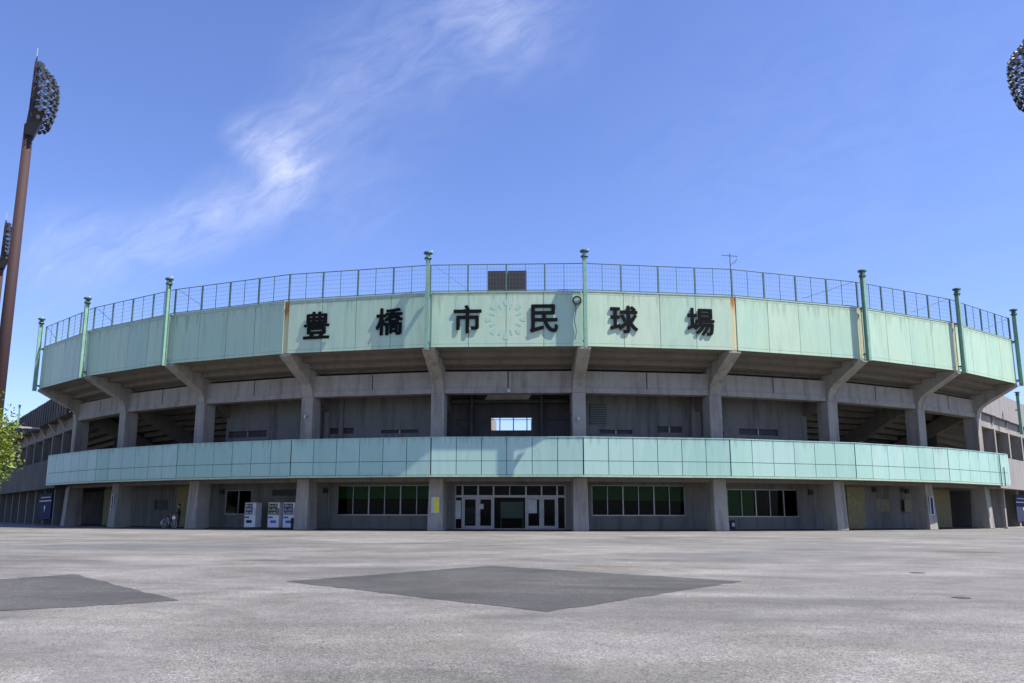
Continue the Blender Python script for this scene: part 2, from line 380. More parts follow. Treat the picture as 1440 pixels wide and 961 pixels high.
for k in range(10):
    n, t = nrm(k), tan_(k)
    # corner strip
    mb = MB(); strip = 'rust' if k in (3, 6) else ('cream' if k > 6 else 'green')
    for kk, a, b in ((k-1, .979, 1.), (k, 0., .021)):
        if 0 <= kk < 9: mb.fbox(kk, a, b, R-.28, R-.05, ZB+.03, ZT-.01)
    part(mb, 'corner_strip', M[strip], SB)
    # upper column
    mb = MB(); c = V(k, RC-.05, ZLB+.33); mb.box(c, .92, 1.12, 9.34-ZLB-.33, t, n)
    part(mb, 'column', M['conc'], SB, bevel=.03)
    mb = MB(); c = V(k, RC+.02, 0); b0 = c
    p = [b0+t*(a*.52)+n*(bb) for a, bb in ((-1,.72),(1,.72),(1,-.7),(-1,-.7))] + [b0+t*(a*.47)+n*(bb)+Vector((0,0,ZLB+.02)) for a, bb in ((-1,.55),(1,.55),(1,-.6),(-1,-.6))]
    mb.hexa(p); part(mb, 'ground_column', M['conc'], SB, bevel=.03)
    # haunched bracket
    prof = [(RC-.5,9.34),(RC+.52,9.34),(RC+.60,9.80),(RC+.82,10.18),(RC+1.25,10.48),(R-.06,11.72),(R-.06,11.90),(RC-.5,12.1)]
    mb = MB(); mb.prism([V(k, r, z)-t*.42 for r, z in prof], t*.84)
    part(mb, 'bracket', M['conc'], SB)
    # raker and inner post
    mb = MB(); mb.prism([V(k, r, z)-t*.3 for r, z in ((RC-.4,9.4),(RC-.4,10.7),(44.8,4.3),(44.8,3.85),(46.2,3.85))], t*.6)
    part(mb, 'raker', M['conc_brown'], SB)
    mb = MB(); mb.box(V(k, RC-5.2, ZLB+.33), .55, .55, 4.2, t, n)
    part(mb, 'inner_post', M['conc_wall'], SB)
# walls of both storeys (bay by bay, openings left out)
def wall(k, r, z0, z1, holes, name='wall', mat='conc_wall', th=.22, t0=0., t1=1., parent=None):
    # holes: list of (t0,t1,z0,z1)
    mb = MB(); ts = sorted({t0, t1, *[h[0] for h in holes], *[h[1] for h in holes]}); zs = sorted({z0, z1, *[h[2] for h in holes], *[h[3] for h in holes]})
    for a, b in zip(ts, ts[1:]):
        run = None
        for c, d in list(zip(zs, zs[1:]))+[(None, None)]:
            solid = c is not None and not any(h[0] <= (a+b)/2 <= h[1] and h[2] <= (c+d)/2 <= h[3] for h in holes)
            if solid: run = (run[0], d) if run else (c, d)
            elif run:
                mb.fbox(k, a, b, r-th, r, run[0], run[1]); run = None
    return part(mb, name, M[mat], parent or SB)
def window(k, r, t0, t1, z0, z1, n, blind=0., name='window', bars=True):
    L = (V(k+1, r)-V(k, r)).length; e = .05/L
    fr = MB()
    fr.fbox(k, t0, t1, r-.14, r+.03, z0-.05, z0+.03); fr.fbox(k, t0+.0005, t1-.0005, r-.14, r-.02, z1-.05, z1+.01)
    for i in range(n+1):
        t = t0+(t1-t0)*i/n; w = e*(.85 if i % 2 == 0 else .5)
        fr.fbox(k, max(t0, t-w), min(t1, t+w), r-.13, r-.01, z0+.031, z1-.051)
    f = part(fr, name, M['alu'], SB)
    g = MB(); g.poly([F(k,t0+.001,r-.085,z0),F(k,t1-.001,r-.085,z0),F(k,t1-.001,r-.085,z1-.02),F(k,t0+.001,r-.085,z1-.02)]); part(g, 'pane', M['glass'], f)
    if blind:
        b = MB()
        for i in range(n):
            a = t0+(t1-t0)*i/n+.004; c = t0+(t1-t0)*(i+1)/n-.004
            b.fbox(k, a, c, r-.20, r-.17, z1-(z1-z0)*blind*random.uniform(.92, 1.06), z1-.02)
        part(b, 'blind', M['blind'], f)
    return f
GZ = ZLB+.03
wins = {3: [(.105, .90, 1.05, 3.16, 6, .48)], 5: [(.135, .878, 1.05, 3.16, 6, .5)], 6: [(.245, .90, .98, 2.95, 5, 0)], 2: [(.0, .27, 1.09, 2.9, 2, 0)]}
for k in range(9):
    hs = []
    if k in wins: hs = [w[:4] for w in wins[k]]
    if k == 4: hs = [(.075, .928, -.1, 3.17)]
    if k == 2: hs = hs+[(.48, .86, 2.45, 2.92)]
    if k == 1: hs = [(facet(217,710,1,RW)[0], facet(236,710,1,RW)[0], facet(225,717,1,RW)[1], facet(225,703,1,RW)[1])]
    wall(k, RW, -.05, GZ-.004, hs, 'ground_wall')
    for w in wins.get(k, []): window(k, RW, *w[:5], blind=w[5])
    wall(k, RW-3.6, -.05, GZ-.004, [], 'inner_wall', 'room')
# blind panes standing in the right-hand office window: green shades in the first two lights
mb = MB(); mb.fbox(6, .25, .50, RW-.22, RW-.19, 1.0, 2.92); part(mb, 'shade', M['blind'], SB)
mb = MB()
for (x, y) in ((1040,716),(1055,716)):
    t, z = facet(x, y, 6, RW-.15); mb.fbox(6, t-.025, t+.025, RW-.16, RW-.15, z-.35, z+.15)
part(mb, 'window_notice', M['greyboard'], SB)
# small dark pane and louvre infill
t0, t1 = hs_ = (facet(217,710,1,RW)[0], facet(236,710,1,RW)[0])
mb = MB(); mb.fbox(1, t0, t1, RW-.12, RW-.08, facet(225,717,1,RW)[1], facet(225,703,1,RW)[1]); part(mb, 'hatch', M['black'], SB)
mb = MB(); mb.fbox(2, .48, .86, RW-.12, RW-.08, 2.45, 2.92); part(mb, 'transom_pane', M['black'], SB)
# upper walls
up_h = {3: [(.03,.24,6.95,7.38),(.47,.78,6.9,7.15)], 5: [(.20,.46,6.8,7.1),(.66,.86,6.95,7.4)], 2: [(.02,.42,6.95,7.45)], 6: [(.08,.22,6.8,7.2),(.36,.72,6.95,7.4)]}
for k in (2, 3, 5, 6):
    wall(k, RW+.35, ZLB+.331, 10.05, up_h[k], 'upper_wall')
    for h in up_h[k]:
        mb = MB(); mb.fbox(k, h[0], h[1], RW+.15, RW+.2, h[2], h[3]); n_ = 2
        part(mb, 'vent_window', M['black'], SB)
        mb = MB(); tm = (h[0]+h[1])/2; mb.fbox(k, tm-.004, tm+.004, RW+.2, RW+.3, h[2], h[3]); part(mb, 'vent_mullion', M['alu'], SB)
# ribs and panels on the upper wall
for k, ts in ((3, (-.0, .12)), (5, (.05, .93)), (2, (.93,)), (6, (.03,))):
    for t in ts:
        mb = MB(); mb.fbox(k, t, t+.035, RW+.352, RW+.55, ZLB+.34, 10.0); part(mb, 'wall_rib', M['conc_wall'], SB)
a, z1 = facet(829, 568, 5, RW+.4); b, z0 = facet(853, 598, 5, RW+.4)
mb = MB()
mb.fbox(5, a, b, RW+.352, RW+.40, z0, z1, 1)
for i in range(12): z = z0+(z1-z0)*i/12; mb.fbox(5, a+.004, b-.004, RW+.40, RW+.44, z+.01, z+.07)
part(mb, 'louvre', [M['greyboard'], M['conc_shade_dark']], SB)
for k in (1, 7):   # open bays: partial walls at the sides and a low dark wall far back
    wall(k, RC-9.6, ZLB+.331, 7.6, [], 'back_wall', 'conc_shade_dark')
for k in (0, 8): wall(k, RC-7, ZLB+.331, 8.6, [], 'back_wall', 'conc_shade_dark')
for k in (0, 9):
    mb = MB(); mb.prism([V(k, r, z)-tan_(k)*.1 for r, z in ((RC-3, 3.9), (RC-3, 9.34), (RC-.4, 9.34), (RC-.4, 11.4), (45, 4.9), (45, 3.9))], tan_(k)*.2); part(mb, 'cross_wall', M['conc_shade_dark'], SB)
# centre bay: deep recess with the stair opening to the sky
oT = (.349, .674)
wall(4, RW-.1, ZLB+.331, 10.0, [(.075,.20,7.45,7.85),(.80,.95,7.45,7.85),(oT[0],oT[1],7.08,8.07)], 'recess_wall', 'conc_shade_dark')
mb = MB()
mb.fbox(4, .075,.20,RW-.28,RW-.24,7.45,7.85); mb.fbox(4,.80,.95,RW-.28,RW-.24,7.45,7.85)
part(mb, 'recess_vent', M['black'], SB)
mb = MB(); mb.fbox(4, oT[0]-.022, oT[0]-.002, RW-5.5, RW-.3, 6.6, 8.3); mb.fbox(4, oT[1]+.002, oT[1]+.022, RW-5.5, RW-.3, 6.6, 8.3)
part(mb, 'stairwell_wall', M['conc'], SB)
mb = MB(); mb.fbox(4, oT[0], oT[1], RW-.5, RW-.32, 8.02, 8.12)
for x in (703, 722, 741):
    t = facet(x, 595, 4, RW-.4)[0]; mb.fbox(4, t-.004, t+.004, RW-.44, RW-.39, 7.0, 8.02)
mb.fbox(4, oT[0], oT[1], RW-.44, RW-.39, 7.86, 7.90); part(mb, 'stair_railing', M['fence'], SB)
mb = MB(); mb.fbox(4, .20, .215, RW-.1, RW+.6, ZLB+.34, 10.0); mb.fbox(4, .74, .755, RW-.1, RW+.6, ZLB+.34, 10.0); mb.fbox(4, .05, .95, RW-.098, RW+.4, 9.0, 9.25); part(mb, 'recess_beam', M['conc_shade_dark'], SB)

# entrance doors
D = MB(); vt = {640:.080,650:.135,672:.255,694:.375,740:.626,762:.746,784:.866,795:.926}
for x, t in vt.items():
    w = .006 if x not in (640, 795) else .0035
    D.fbox(4, t-w, t+w, RW-.14, RW+.04, 0.1, 3.12)
D.fbox(4, .497, .503, RW-.12, RW+.02, 2.42, 3.12)
D.fbox(4, .078, .928, RW-.12, RW+.02, 3.10, 3.17); D.fbox(4, .078, .928, RW-.13, RW+.03, .02, .12)
fr = part(D, 'entrance_frame', M['alu'], SB)
tr = MB(); tr.fbox(4, .076, .930, RW-.10, RW+.05, 2.28, 2.44); part(tr, 'transom_rail', M['alu'], fr)
g = MB(); g.poly([F(4,.08,RW-.065,.1),F(4,.926,RW-.065,.1),F(4,.926,RW-.065,3.1),F(4,.08,RW-.065,3.1)]); part(g, 'pane', M['glass'], fr)
for a, b in ((.135,.255),(.255,.375),(.626,.746),(.746,.866)):
    d = MB(); e = .012
    d.fbox(4, a+.007, a+e+.006, RW-.05, RW-.005, .13, 2.27); d.fbox(4, b-e-.006, b-.007, RW-.05, RW-.005, .13, 2.27)
    d.fbox(4, a+e+.0065, b-e-.0065, RW-.045, RW-.01, 2.15, 2.27); d.fbox(4, a+e+.0065, b-e-.0065, RW-.045, RW-.01, .13, .3)
    dd = part(d, 'door', M['alu'], SB)
    h = MB(); x = b-.02 if a in (.135, .626) else a+.02; h.fbox(4, x-.003, x+.003, RW, RW+.06, .9, 1.4); part(h, 'handle', M['darksteel'], dd)
# yellowish shutters beside the columns on the ground floor
for k, x0, x1 in ((0,146,158),(1,248,266),(7,1191,1216),(8,1312,1336)):
    a, _ = facet(x0, 715, k, RW); b, _ = facet(x1, 715, k, RW)
    mb = MB(); mb.fbox(k, a, b, RW+.002, RW+.06, .05, 3.3)
    for i in range(14): mb.fbox(k, a+.002, b-.002, RW+.06, RW+.075, .1+i*.23, .1+i*.23+.19)
    part(mb, 'shutter', M['yellowish'], SB)
# drain pipes
for k, px in ((1, 243), (3, 1), (5, 1)):
    if px > 1: t, _ = facet(px, 700, k, RW)
    else: t = .035
    mb = MB(); p = F(k, t, RW+.08); mb.tube(p+Vector((0,0,.05)), p+Vector((0,0,3.4)), .05); part(mb, 'drain_pipe', M['conc_pink'], SB, smooth=True)
# low plinth the building stands on
mb = MB()
for k in range(9): mb.fbox(k, 0, 1, RC-9, RC-.2, .001, .06)
part(mb, 'plinth', M['plinth'], SB)

# conduits running down the right end of the lower band
mb = MB()
for x in (1406, 1411):
    t, _ = facet(x, 660, 8, RL+.03); mb.tube(F(8, t, RL+.08, ZLB-.05), F(8, t, RL+.08, ZLB+(2.5 if x == 1406 else 1.5)), .035, n=6)
part(mb, 'conduit', M['darkgreen'], SB)
# faded round emblem between the letters
def emblem_mat():
    mt, nt, bs = newmat('faded_teal_paint'); n = noise(nt, 5, 5, rough=.7)
    lk(nt, mixc(nt, ramp(nt, n, .35, .65), (.355, .51, .365), (.31, .49, .39)), bs.inputs['Base Color']); bs.inputs['Roughness'].default_value = .6; return mt
M['ghost'] = emblem_mat()
mb = MB(); n4, t4 = fn(4), ft(4)
ec = F(4, .497, R, 13.72) + n4*.006
Zu = Vector((0,0,1))
for i in range(16):
    a = 2*pi*i/16; d = t4*cos(a)+Zu*sin(a); e = -t4*sin(a)+Zu*cos(a)
    r0, r1 = (.95, 1.3) if i % 2 == 0 else (.75, 1.08)
    w = .17 if i % 2 == 0 else .09
    mb.prism([ec+d*r0-e*w*.5, ec+d*r1-e*w, ec+d*(r1+.06), ec+d*r1+e*w, ec+d*r0+e*w*.5], n4*.004)
part(mb, 'faded_emblem', M['ghost'], SB)

# ------------------------------------------------------------------ letters
SG = thing('building_sign', 'row of six big black characters across the upper green band', 'sign', F(4, .5, R, 12.7))
for ch, k, t in (('豊',3,.225),('橋',3,.735),('市',4,.252),('民',4,.742),('球',5,.258),('場',5,.770)):
    cu = bpy.data.curves.new('txt', 'FONT'); cu.body = ch; cu.size = 2.12; cu.extrude = .03; cu.align_x = 'CENTER'; cu.align_y = 'CENTER'
    ot = bpy.data.objects.new('txt', cu); COL.objects.link(ot)
    dg = bpy.context.evaluated_depsgraph_get(); m0 = bpy.data.meshes.new_from_object(ot.evaluated_get(dg))
    bpy.data.objects.remove(ot)
    xs = [v.co.x for v in m0.vertices]; ys = [v.co.y for v in m0.vertices]
    mx_, my_ = (min(xs)+max(xs))/2, (min(ys)+max(ys))/2; sc = 1.82/max(max(xs)-min(xs), max(ys)-min(ys))
    X, Yy, Zz = ft(k), Vector((0,0,1)), fn(k); C = F(k, t, R, 13.74)+Zz*.07
    LV, LF = [], []
    # heavy strokes: the outline thickened by slightly offset layers
    sh_ = [(0, 0)]+[(.042*cos(q*pi/4), .042*sin(q*pi/4)) for q in range(8)]
    for li, (dx, dy) in enumerate(sh_):
        b_ = len(LV)
        for v in m0.vertices: LV.append(C + X*((v.co.x-mx_)*sc+dx) + Yy*((v.co.y-my_)*sc+dy) + Zz*(v.co.z+.0012*li) - SG.location)
        for p_ in m0.polygons: LF.append([b_+i for i in p_.vertices])
    me = bpy.data.meshes.new('letter'); me.from_pydata([tuple(v) for v in LV], [], LF)
    me.materials.clear(); me.materials.append(M['letter'])
    o = bpy.data.objects.new('letter', me); COL.objects.link(o); o.parent = SG

# ------------------------------------------------------------------ rooftop fence
FN = thing('rooftop_fence', 'dark green steel mesh fence running along the top of the whole green band', 'fence', F(4, .5, R-.15, ZT))
wires = MB(); rf = R-.15
for k in range(9):
    z0, z1 = ZT+.06, ZT+1.95
    for j in range(8):
        p = F(k, j/8 if j else .004, rf); mb = MB(); w = .05 if j % 2 == 0 else .018
        mb.box(Vector((p.x, p.y, ZT+.03)), 2*w, 2*w, z1-ZT-.03, ft(k), fn(k)); part(mb, 'post', M['fence'], FN)
    for z, h in ((z0+.08, .03), (z1, .032)):
        mb = MB(); mb.tube(F(k, 0, rf, z), F(k, 1, rf, z), h, n=6); part(mb, 'rail', M['fence'], FN)
    for i in range(1, 6):
        z = z0+.08+(z1-z0-.08)*i/6; wires.tube(F(k, 0, rf, z), F(k, 1, rf, z), .007, n=4, caps=False)
    for i in range(1, 48):
        if i % 6 == 0: continue
        wires.tube(F(k, i/48, rf, z0), F(k, i/48, rf, z1), .004, n=3, caps=False)
    if k in (0, 1, 2, 6, 7, 8, 4):
        a, b = (.03, .27) if k < 4 or k == 4 else (.97, .55)
        mb = MB(); mb.tube(F(k, a, rf+.05, z1-.05), F(k, b, rf+.05, z0+.3 if k != 4 else z0), .02 if k != 4 else .012, n=5); part(mb, 'brace', M['fence'], FN)
mb = MB(); p = V(9, rf); mb.box(Vector((p.x, p.y, ZT+.03)), .12, .12, 1.95, ft(8), fn(8)); part(mb, 'post', M['fence'], FN)
part(wires, 'wire_mesh', M['wire'], FN)

# ------------------------------------------------------------------ net poles at the corners
def net_pole():
    o = thing('net_pole', 'x', 'pole', (0,0,0), 0, 'green steel poles along the green band', local=True)
    # local: x tangent, y inward, origin at pole foot (world z = 11.6)
    mb = MB(); mb.box((0,-.14,0), .22, .035, 6.35); mb.box((0,.14,0), .22, .035, 6.35); mb.box((0,0,0), .03, .243, 6.35)
    part(mb, 'shaft', M['polegreen'], o)
    mb = MB(); mb.tube((0,0,6.36), (0,0,6.44), .12, .30, n=12); mb.tube((0,0,6.44), (0,0,6.53), .31, .29, n=12)
    mb.tube((0,0,6.02), (0,0,6.1), .18, .26, n=12); mb.tube((0,0,6.1), (0,0,6.16), .26, .24, n=12); mb.tube((0,0,6.16),(0,0,6.37),.12,n=8)
    part(mb, 'cap', M['darkgreen'], o)
    for z in (.45, 3.75):
        mb = MB(); mb.box((0,.26,z), .26, .22, .10); mb.tube((.1,.42,z-.12),(.1,.18,z),.03); part(mb, 'bracket_arm', M['darkgreen'], o)
    mb = MB(); mb.tube((.22,0,6.56),(.22,0,6.64),.07,n=8); part(mb, 'lamp', M['white'], o)
    return o
NP = net_pole()
np_lab = {0:'leftmost green pole, at the left end of the green band',1:'second green pole from the left, leaning over the green band near its left end',
          2:'third green pole from the left, left of the first black character',4:'green pole between the second and third black characters',
          5:'green pole between the fourth and fifth black characters',7:'first dark green pole right of the aerial, with a cream strip behind it',
          8:'second dark green pole right of the aerial, near the right end of the band',9:'rightmost green pole, standing off the right end of the green band'}
for i, k in enumerate((4,5,0,1,2,7,8,9)):
    p = V(k, R+(.48 if 0 < k < 9 else .30), 11.68)
    rz = ang(k)
    if i == 0: NP.location = p; NP.rotation_euler.z = rz; NP['label'] = np_lab[k]
    else: dup(NP, p, rz, np_lab[k])
p = V(-5, RC+1.6, 10.6); SMALL = dup(NP, p, AWL, 'small distant green pole on the dark left side stand, above its roofline'); SMALL.scale = (.6,.6,.42)
p = V(10.6, RC+1.9, 8.4); SMALL = dup(NP, p, AWR, 'dark green pole on the pale right side stand, at the right edge of the photo'); SMALL.scale = (.8,.8,.6)

# antenna
p = V(6, R-.15, ZT+.05); AN = thing('aerial', 'thin television aerial on a mast above the fence right of the last character', 'antenna', p)
X = ft(5); mb = MB(); mb.tube(p, p+Vector((0,0,3.0)), .03); part(mb, 'mast', M['fence'], AN)
mb = MB(); q = p+Vector((0,0,2.85)); bd = (X*.9+fn(5)*.5).normalized(); sd = Vector((0,0,1)).cross(bd)
mb.tube(q-bd*.55+Vector((0,0,.12)), q+bd*.5-Vector((0,0,.1)), .018)
for i in range(7):
    c = q+bd*(-.5+i*.16)+Vector((0,0,.1-.03*i)); l = .28-.02*i; mb.tube(c-sd*l-Vector((0,0,.1)), c+sd*l+Vector((0,0,.1)), .012, n=5)
part(mb, 'yagi', M['darksteel'], AN)
mb = MB(); q = p+Vector((0,0,2.2)); mb.tube(q, q+X*.45+Vector((0,0,.35)), .015); mb.tube(q+X*.3+Vector((0,0,.1)), q+X*.5+Vector((0,0,.5)), .012); part(mb, 'side_arm', M['darksteel'], AN)

# black board behind the fence
a, _ = facet(686, 395, 4, R-1.1); b, _ = facet(740.5, 395, 4, R-1.1); z1 = facet(711, 381, 4, R-1.1)[1]
BD = thing('roof_board', 'black rectangular board standing behind the rooftop fence above the faded emblem', 'board', F(4, .5, R-1.1, ZT-.3))
for x0, x1 in ((a, (a+b)/2-.002), ((a+b)/2+.002, b)):
    mb = MB(); mb.fbox(4, x0, x1, R-1.15, R-1.1, ZT-.1, z1)
    part(mb, 'panel', M['black'], BD)
mb = MB()
for t in (a+.02, (a+b)/2, b-.02):
    mb.tube(F(4, t, R-1.25, ZB+.3), F(4, t, R-1.25, z1-.1), .05)
part(mb, 'support', M['fence'], BD)
# a brown case fixed in the angle between band and pole, right of the fourth character
t, z = facet(812, 425, 4, R+.3); CB = thing('cable_coil', 'coil of dark cable hanging on the green band right of the fourth character', 'cable', F(4, t, R+.1, 12.2))
mb = MB(); c = F(4, t, R+.09, 14.95); mb.torus(c, ft(4), Zu, .26, .035); mb.torus(c+fn(4)*.05-Zu*.04, ft(4), Zu, .24, .03)
part(mb, 'loop', M['darksteel'], CB)
mb = MB(); q = F(4, t-.012, R+.06, 14.7); 
for i in range(8): mb.tube(q-Zu*(i*.3)+ft(4)*(.06*sin(i*1.3)), q-Zu*((i+1)*.3)+ft(4)*(.06*sin((i+1)*1.3)), .02, n=5)
part(mb, 'cable', M['darksteel'], CB)

# ------------------------------------------------------------------ side stands
def wing(left):
    lab = 'long shade-darkened concrete side stand with columns receding behind the left end of the green bands' if left else 'pale concrete side stand with narrow columns receding behind the right end of the green bands'
    o = thing('side_stand', lab, 'grandstand', V(-.5 if left else 9.5, RC))
    n = 13 if left else 9
    P = 'conc_shade_dark' if left else 'conc_pink'  # left stand, columns included, takes darker concrete with its shade in the colour
    for i in range(n):
        k = -1-i if left else 9+i
        zt0 = 12.1-.055*i*5/5*1.0; 
        mb = MB()
        ro = 1.0 if left else .42
        mb.fbox(k, .004, .996, RC+ro, RC+ro+.25, 9.9-.04*i, 12.2-.04*i)
        for j in ((0, 1, 2, 3) if left else ()): mb.fbox(k, j/4+.002, j/4+.016, RC+ro+.25, RC+ro+.31, 9.9-.04*i, 12.2-.04*i)
        if not left: mb.fbox(k, .0, 1., RC+ro-.1, RC+ro, 9.95-.04*i, 12.1-.04*i, 1)
        mb.fbox(k, 0, 1, RC-.4, RC+ro-.1, 9.92-.04*i, 10.15-.04*i)
        part(mb, 'wall_panel', [M['conc_shade_dark'] if left else M['conc_pink'], M['conc_shade_dark']], o)
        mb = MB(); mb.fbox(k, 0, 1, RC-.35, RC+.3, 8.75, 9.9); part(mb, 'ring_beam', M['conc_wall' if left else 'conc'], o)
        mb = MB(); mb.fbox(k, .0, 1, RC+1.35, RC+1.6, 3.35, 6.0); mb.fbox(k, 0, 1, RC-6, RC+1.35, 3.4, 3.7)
        part(mb, 'parapet_wall', M['conc_shade_dark'] if left else M['conc_pink'], o)
        mb = MB(); mb.fbox(k, 0, 1, RC-5.2, RC-5, -.05, 9.5); part(mb, 'back_wall', M['conc_shade_dark'], o)
        mb = MB()
        for s in range(12): mb.fbox(k, 0, 1, RC-.4-.8*(s+1), RC-.4-.8*s, 9.9-.4*s, 10.06-.4*s); mb.fbox(k, 0, 1, RC-.4-.8*s-.12, RC-.4-.8*s-.003, 10.062-.4*s, 10.34-.4*s)
        part(mb, 'seating_deck', M['conc_brown'], o)
        kk = k if left else k+1
        nn, tt = nrm(kk), tan_(kk)
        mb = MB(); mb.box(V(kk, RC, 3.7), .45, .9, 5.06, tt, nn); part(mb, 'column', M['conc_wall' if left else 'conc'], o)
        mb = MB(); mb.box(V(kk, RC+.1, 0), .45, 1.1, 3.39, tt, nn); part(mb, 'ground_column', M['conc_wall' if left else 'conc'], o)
        mb = MB(); mb.prism([V(kk, r, z)-tt*.2 for r, z in ((RC+.3,9.0),(RC+(1.0 if left else .5),9.9),(RC+.3,9.9))], tt*.4); part(mb, 'bracket', M['conc'], o)
    return o
wing(True); wing(False)
# green end return of the parapets (short piece past each end)
for k, s in ((-1, 1), (9, 1)):
    mb = MB()
    a, b = (.94, 1.0) if k < 0 else (0., .09)
    mb.fbox(k, a, b, RL-.2, RL-.002, ZLB+.15, ZLT); part(mb, 'parapet_return', M['teal'], SB)

# blue notice boards against both side stands
def blue_board(px0, px1, k, lab):
    r = RC+.75
    a, _ = facet(px0, 720, k, r); b, _ = facet(px1, 720, k, r); a, b = min(a, b), max(a, b)
    o = thing('notice_board', lab, 'sign', F(k, (a+b)/2, r), group='navy boards under the side stands')
    mb = MB(); mb.fbox(k, a, b, r-.06, r, .55, 3.0); part(mb, 'panel', M['bluebd'], o)
    mb = MB(); mb.fbox(k, a+.01, b-.01, r, r+.01, 2.25, 2.33); mb.fbox(k, a+(b-a)*.1, b-(b-a)*.1, r, r+.01, 2.6, 2.66)
    c = F(k, (a+b)/2, r+.012, 1.55); t = ft(k)
    mb.prism([c+t*x*.5+Zu*y*.5 for x, y in ((-.7,.2),(-.2,.55),(.35,.6),(.75,.1),(.45,-.1),(.2,-.7),(-.05,-.75),(-.1,-.2))], fn(k)*.01)
    part(mb, 'printing', M['offwhite'], o)
    mb = MB()
    for q in (a+.02, b-.02): mb.tube(F(k, q, r-.03, 0), F(k, q, r-.03, .56), .03)
    part(mb, 'leg', M['darksteel'], o)
blue_board(54, 71, -3, 'navy blue board with a pale print under the dark left side stand')
blue_board(1430, 1450, 10, 'navy blue board with a pale print under the right side stand')
# tube lamp on the left side stand
k = -2; p = F(-3, .5, RC+1.3, 9.6); LT = thing('tube_lamp', 'long white tube lamp sticking out from the dark left side stand', 'lamp', p)
q = p+nrm(-1)*.0
mb = MB(); mb.tube(q, q+nrm(-1)*1.9, .05); part(mb, 'tube', M['white'], LT)
mb = MB(); mb.box(q+nrm(-1)*.95+Zu*.05, .12, 2.0, .06, tan_(-1), nrm(-1)); part(mb, 'housing', M['offwhite'], LT)

# ------------------------------------------------------------------ floodlight towers
def tower(name, lab, foot, topz, headh, aim, scale=1., grp='tall floodlight towers'):
    o = thing('floodlight_tower', lab, 'floodlight', foot, 0, grp)
    base = Vector(foot); hz = topz-headh
    mb = MB(); mb.tube(base, base+Zu*(hz+1.5), .85*scale, .60*scale, n=20); mb.tube(base+Zu*hz*.995, base+Zu*(topz-.5), .3*scale, .2*scale, n=8); part(mb, 'mast', M['maroon'], o, smooth=True)
    A = Vector((cos(aim), sin(aim), 0)); B = Vector((-sin(aim), cos(aim), 0))
    rack = MB(); lamps = MB(); rows = 10; glass = MB()
    for i in range(rows):
        f = i/(rows-1); z = hz+headh*(.16+.76*f)
        rad = headh*(.235 + .075*sin(pi*min(1, f*1.1)) - (.17*max(0, f-.72)/.28))
        n = 9 if i < 8 else 6
        pts = []
        for j in range(n+1):
            a = -pi*.46+pi*.92*j/n; pts.append(base + A*(cos(a)*rad*.8) + B*(sin(a)*rad) + Zu*z)
        for a, b in zip(pts, pts[1:]):
            rack.tube(a, b, .06*scale, n=4)
        rack.tube(pts[0], pts[-1], .06*scale, n=4)
        for j in range(n):
            c = (pts[j]+pts[j+1])/2; d = (c-base); d.z = 0; d = d.normalized()
            rack.tube(base+Zu*z, c, .04*scale, n=4)
            aimv = (d*.9 + A*.35 - Zu*.55).normalized()
            c2 = c + d*.15 + Zu*random.uniform(-.05,.05)
            lm = MB(); lm.tube(c2-aimv*.2*scale, c2+aimv*.35*scale, .13*scale, .32*scale, n=9); lm.tube(c2+aimv*.352*scale, c2+aimv*.37*scale, .27*scale, n=9, mi=1)
            part(lm, 'lamp', [M['darksteel'], M['lampglass']], o)
    # straight rear frame, bottom hopper
    r0 = headh*.24
    for s in (-1, 1):
        rack.tube(base+B*s*r0*.95+Zu*(hz+headh*.14), base+B*s*r0*.35+Zu*(topz-.1), .08*scale, n=4)
    rack.tube(base+Zu*hz, base+Zu*topz, .12*scale, n=6)
    hop = MB(); zb = hz-.3; zt = hz+headh*.26
    lo = [base+Zu*zb+B*(s*.9*scale)+A*(u*.9*scale) for s, u in ((-1,-.6),(1,-.6),(1,.8),(-1,.8))]
    hi = [base+Zu*zt+B*(s*r0*.9)+A*(u*r0*.75) for s, u in ((-1,-.15),(1,-.15),(1,.8),(-1,.8))]
    hop.hexa(lo+hi)
    part(rack, 'rack', M['darksteel'], o); part(hop, 'hopper', M['darksteel'], o)
    mb = MB(); mb.tube(base+Zu*topz+B*.3, base+Zu*(topz+1.9*scale)+B*.3, .05, n=5); part(mb, 'lightning_rod', M['offwhite'], o)
    return o
v = V(4.5, 30) 
def aim_to(p, q): return math.atan2(q[1]-p[1], q[0]-p[0])
FC = Vector((CX+6, CY+5, 0))
q = atdist(39.5, 190, 125); top = atdist(39.5, 80, 125).z; P1 = Vector((q.x, q.y, 0))
# aim across the line of sight, over the stands
def side_aim(p, s): d = Vector((p.x, p.y, 0)).normalized(); return math.atan2(-d.x*s, d.y*s) if False else math.atan2(d.y, d.x) - s*radians(88)
tower('t', 'tall maroon floodlight tower with a dark lamp head at the left edge of the sky', P1, top, top-q.z, side_aim(P1, 1))
q = atdist(1464, 158, 125); top = atdist(1464, 44, 125).z; P2 = Vector((q.x, q.y, 0))
tower('t', 'floodlight tower at the right edge of the sky, only its dark lamp head in frame', P2, top, top-q.z, side_aim(P2, -1))
q = atdist(1, 376, 190); top = atdist(1, 309, 190).z; P3 = Vector((q.x, q.y, 0))
tower('t', 'farther floodlight tower half hidden behind the tall maroon mast on the left', P3, top, top-q.z, side_aim(P3, 1))

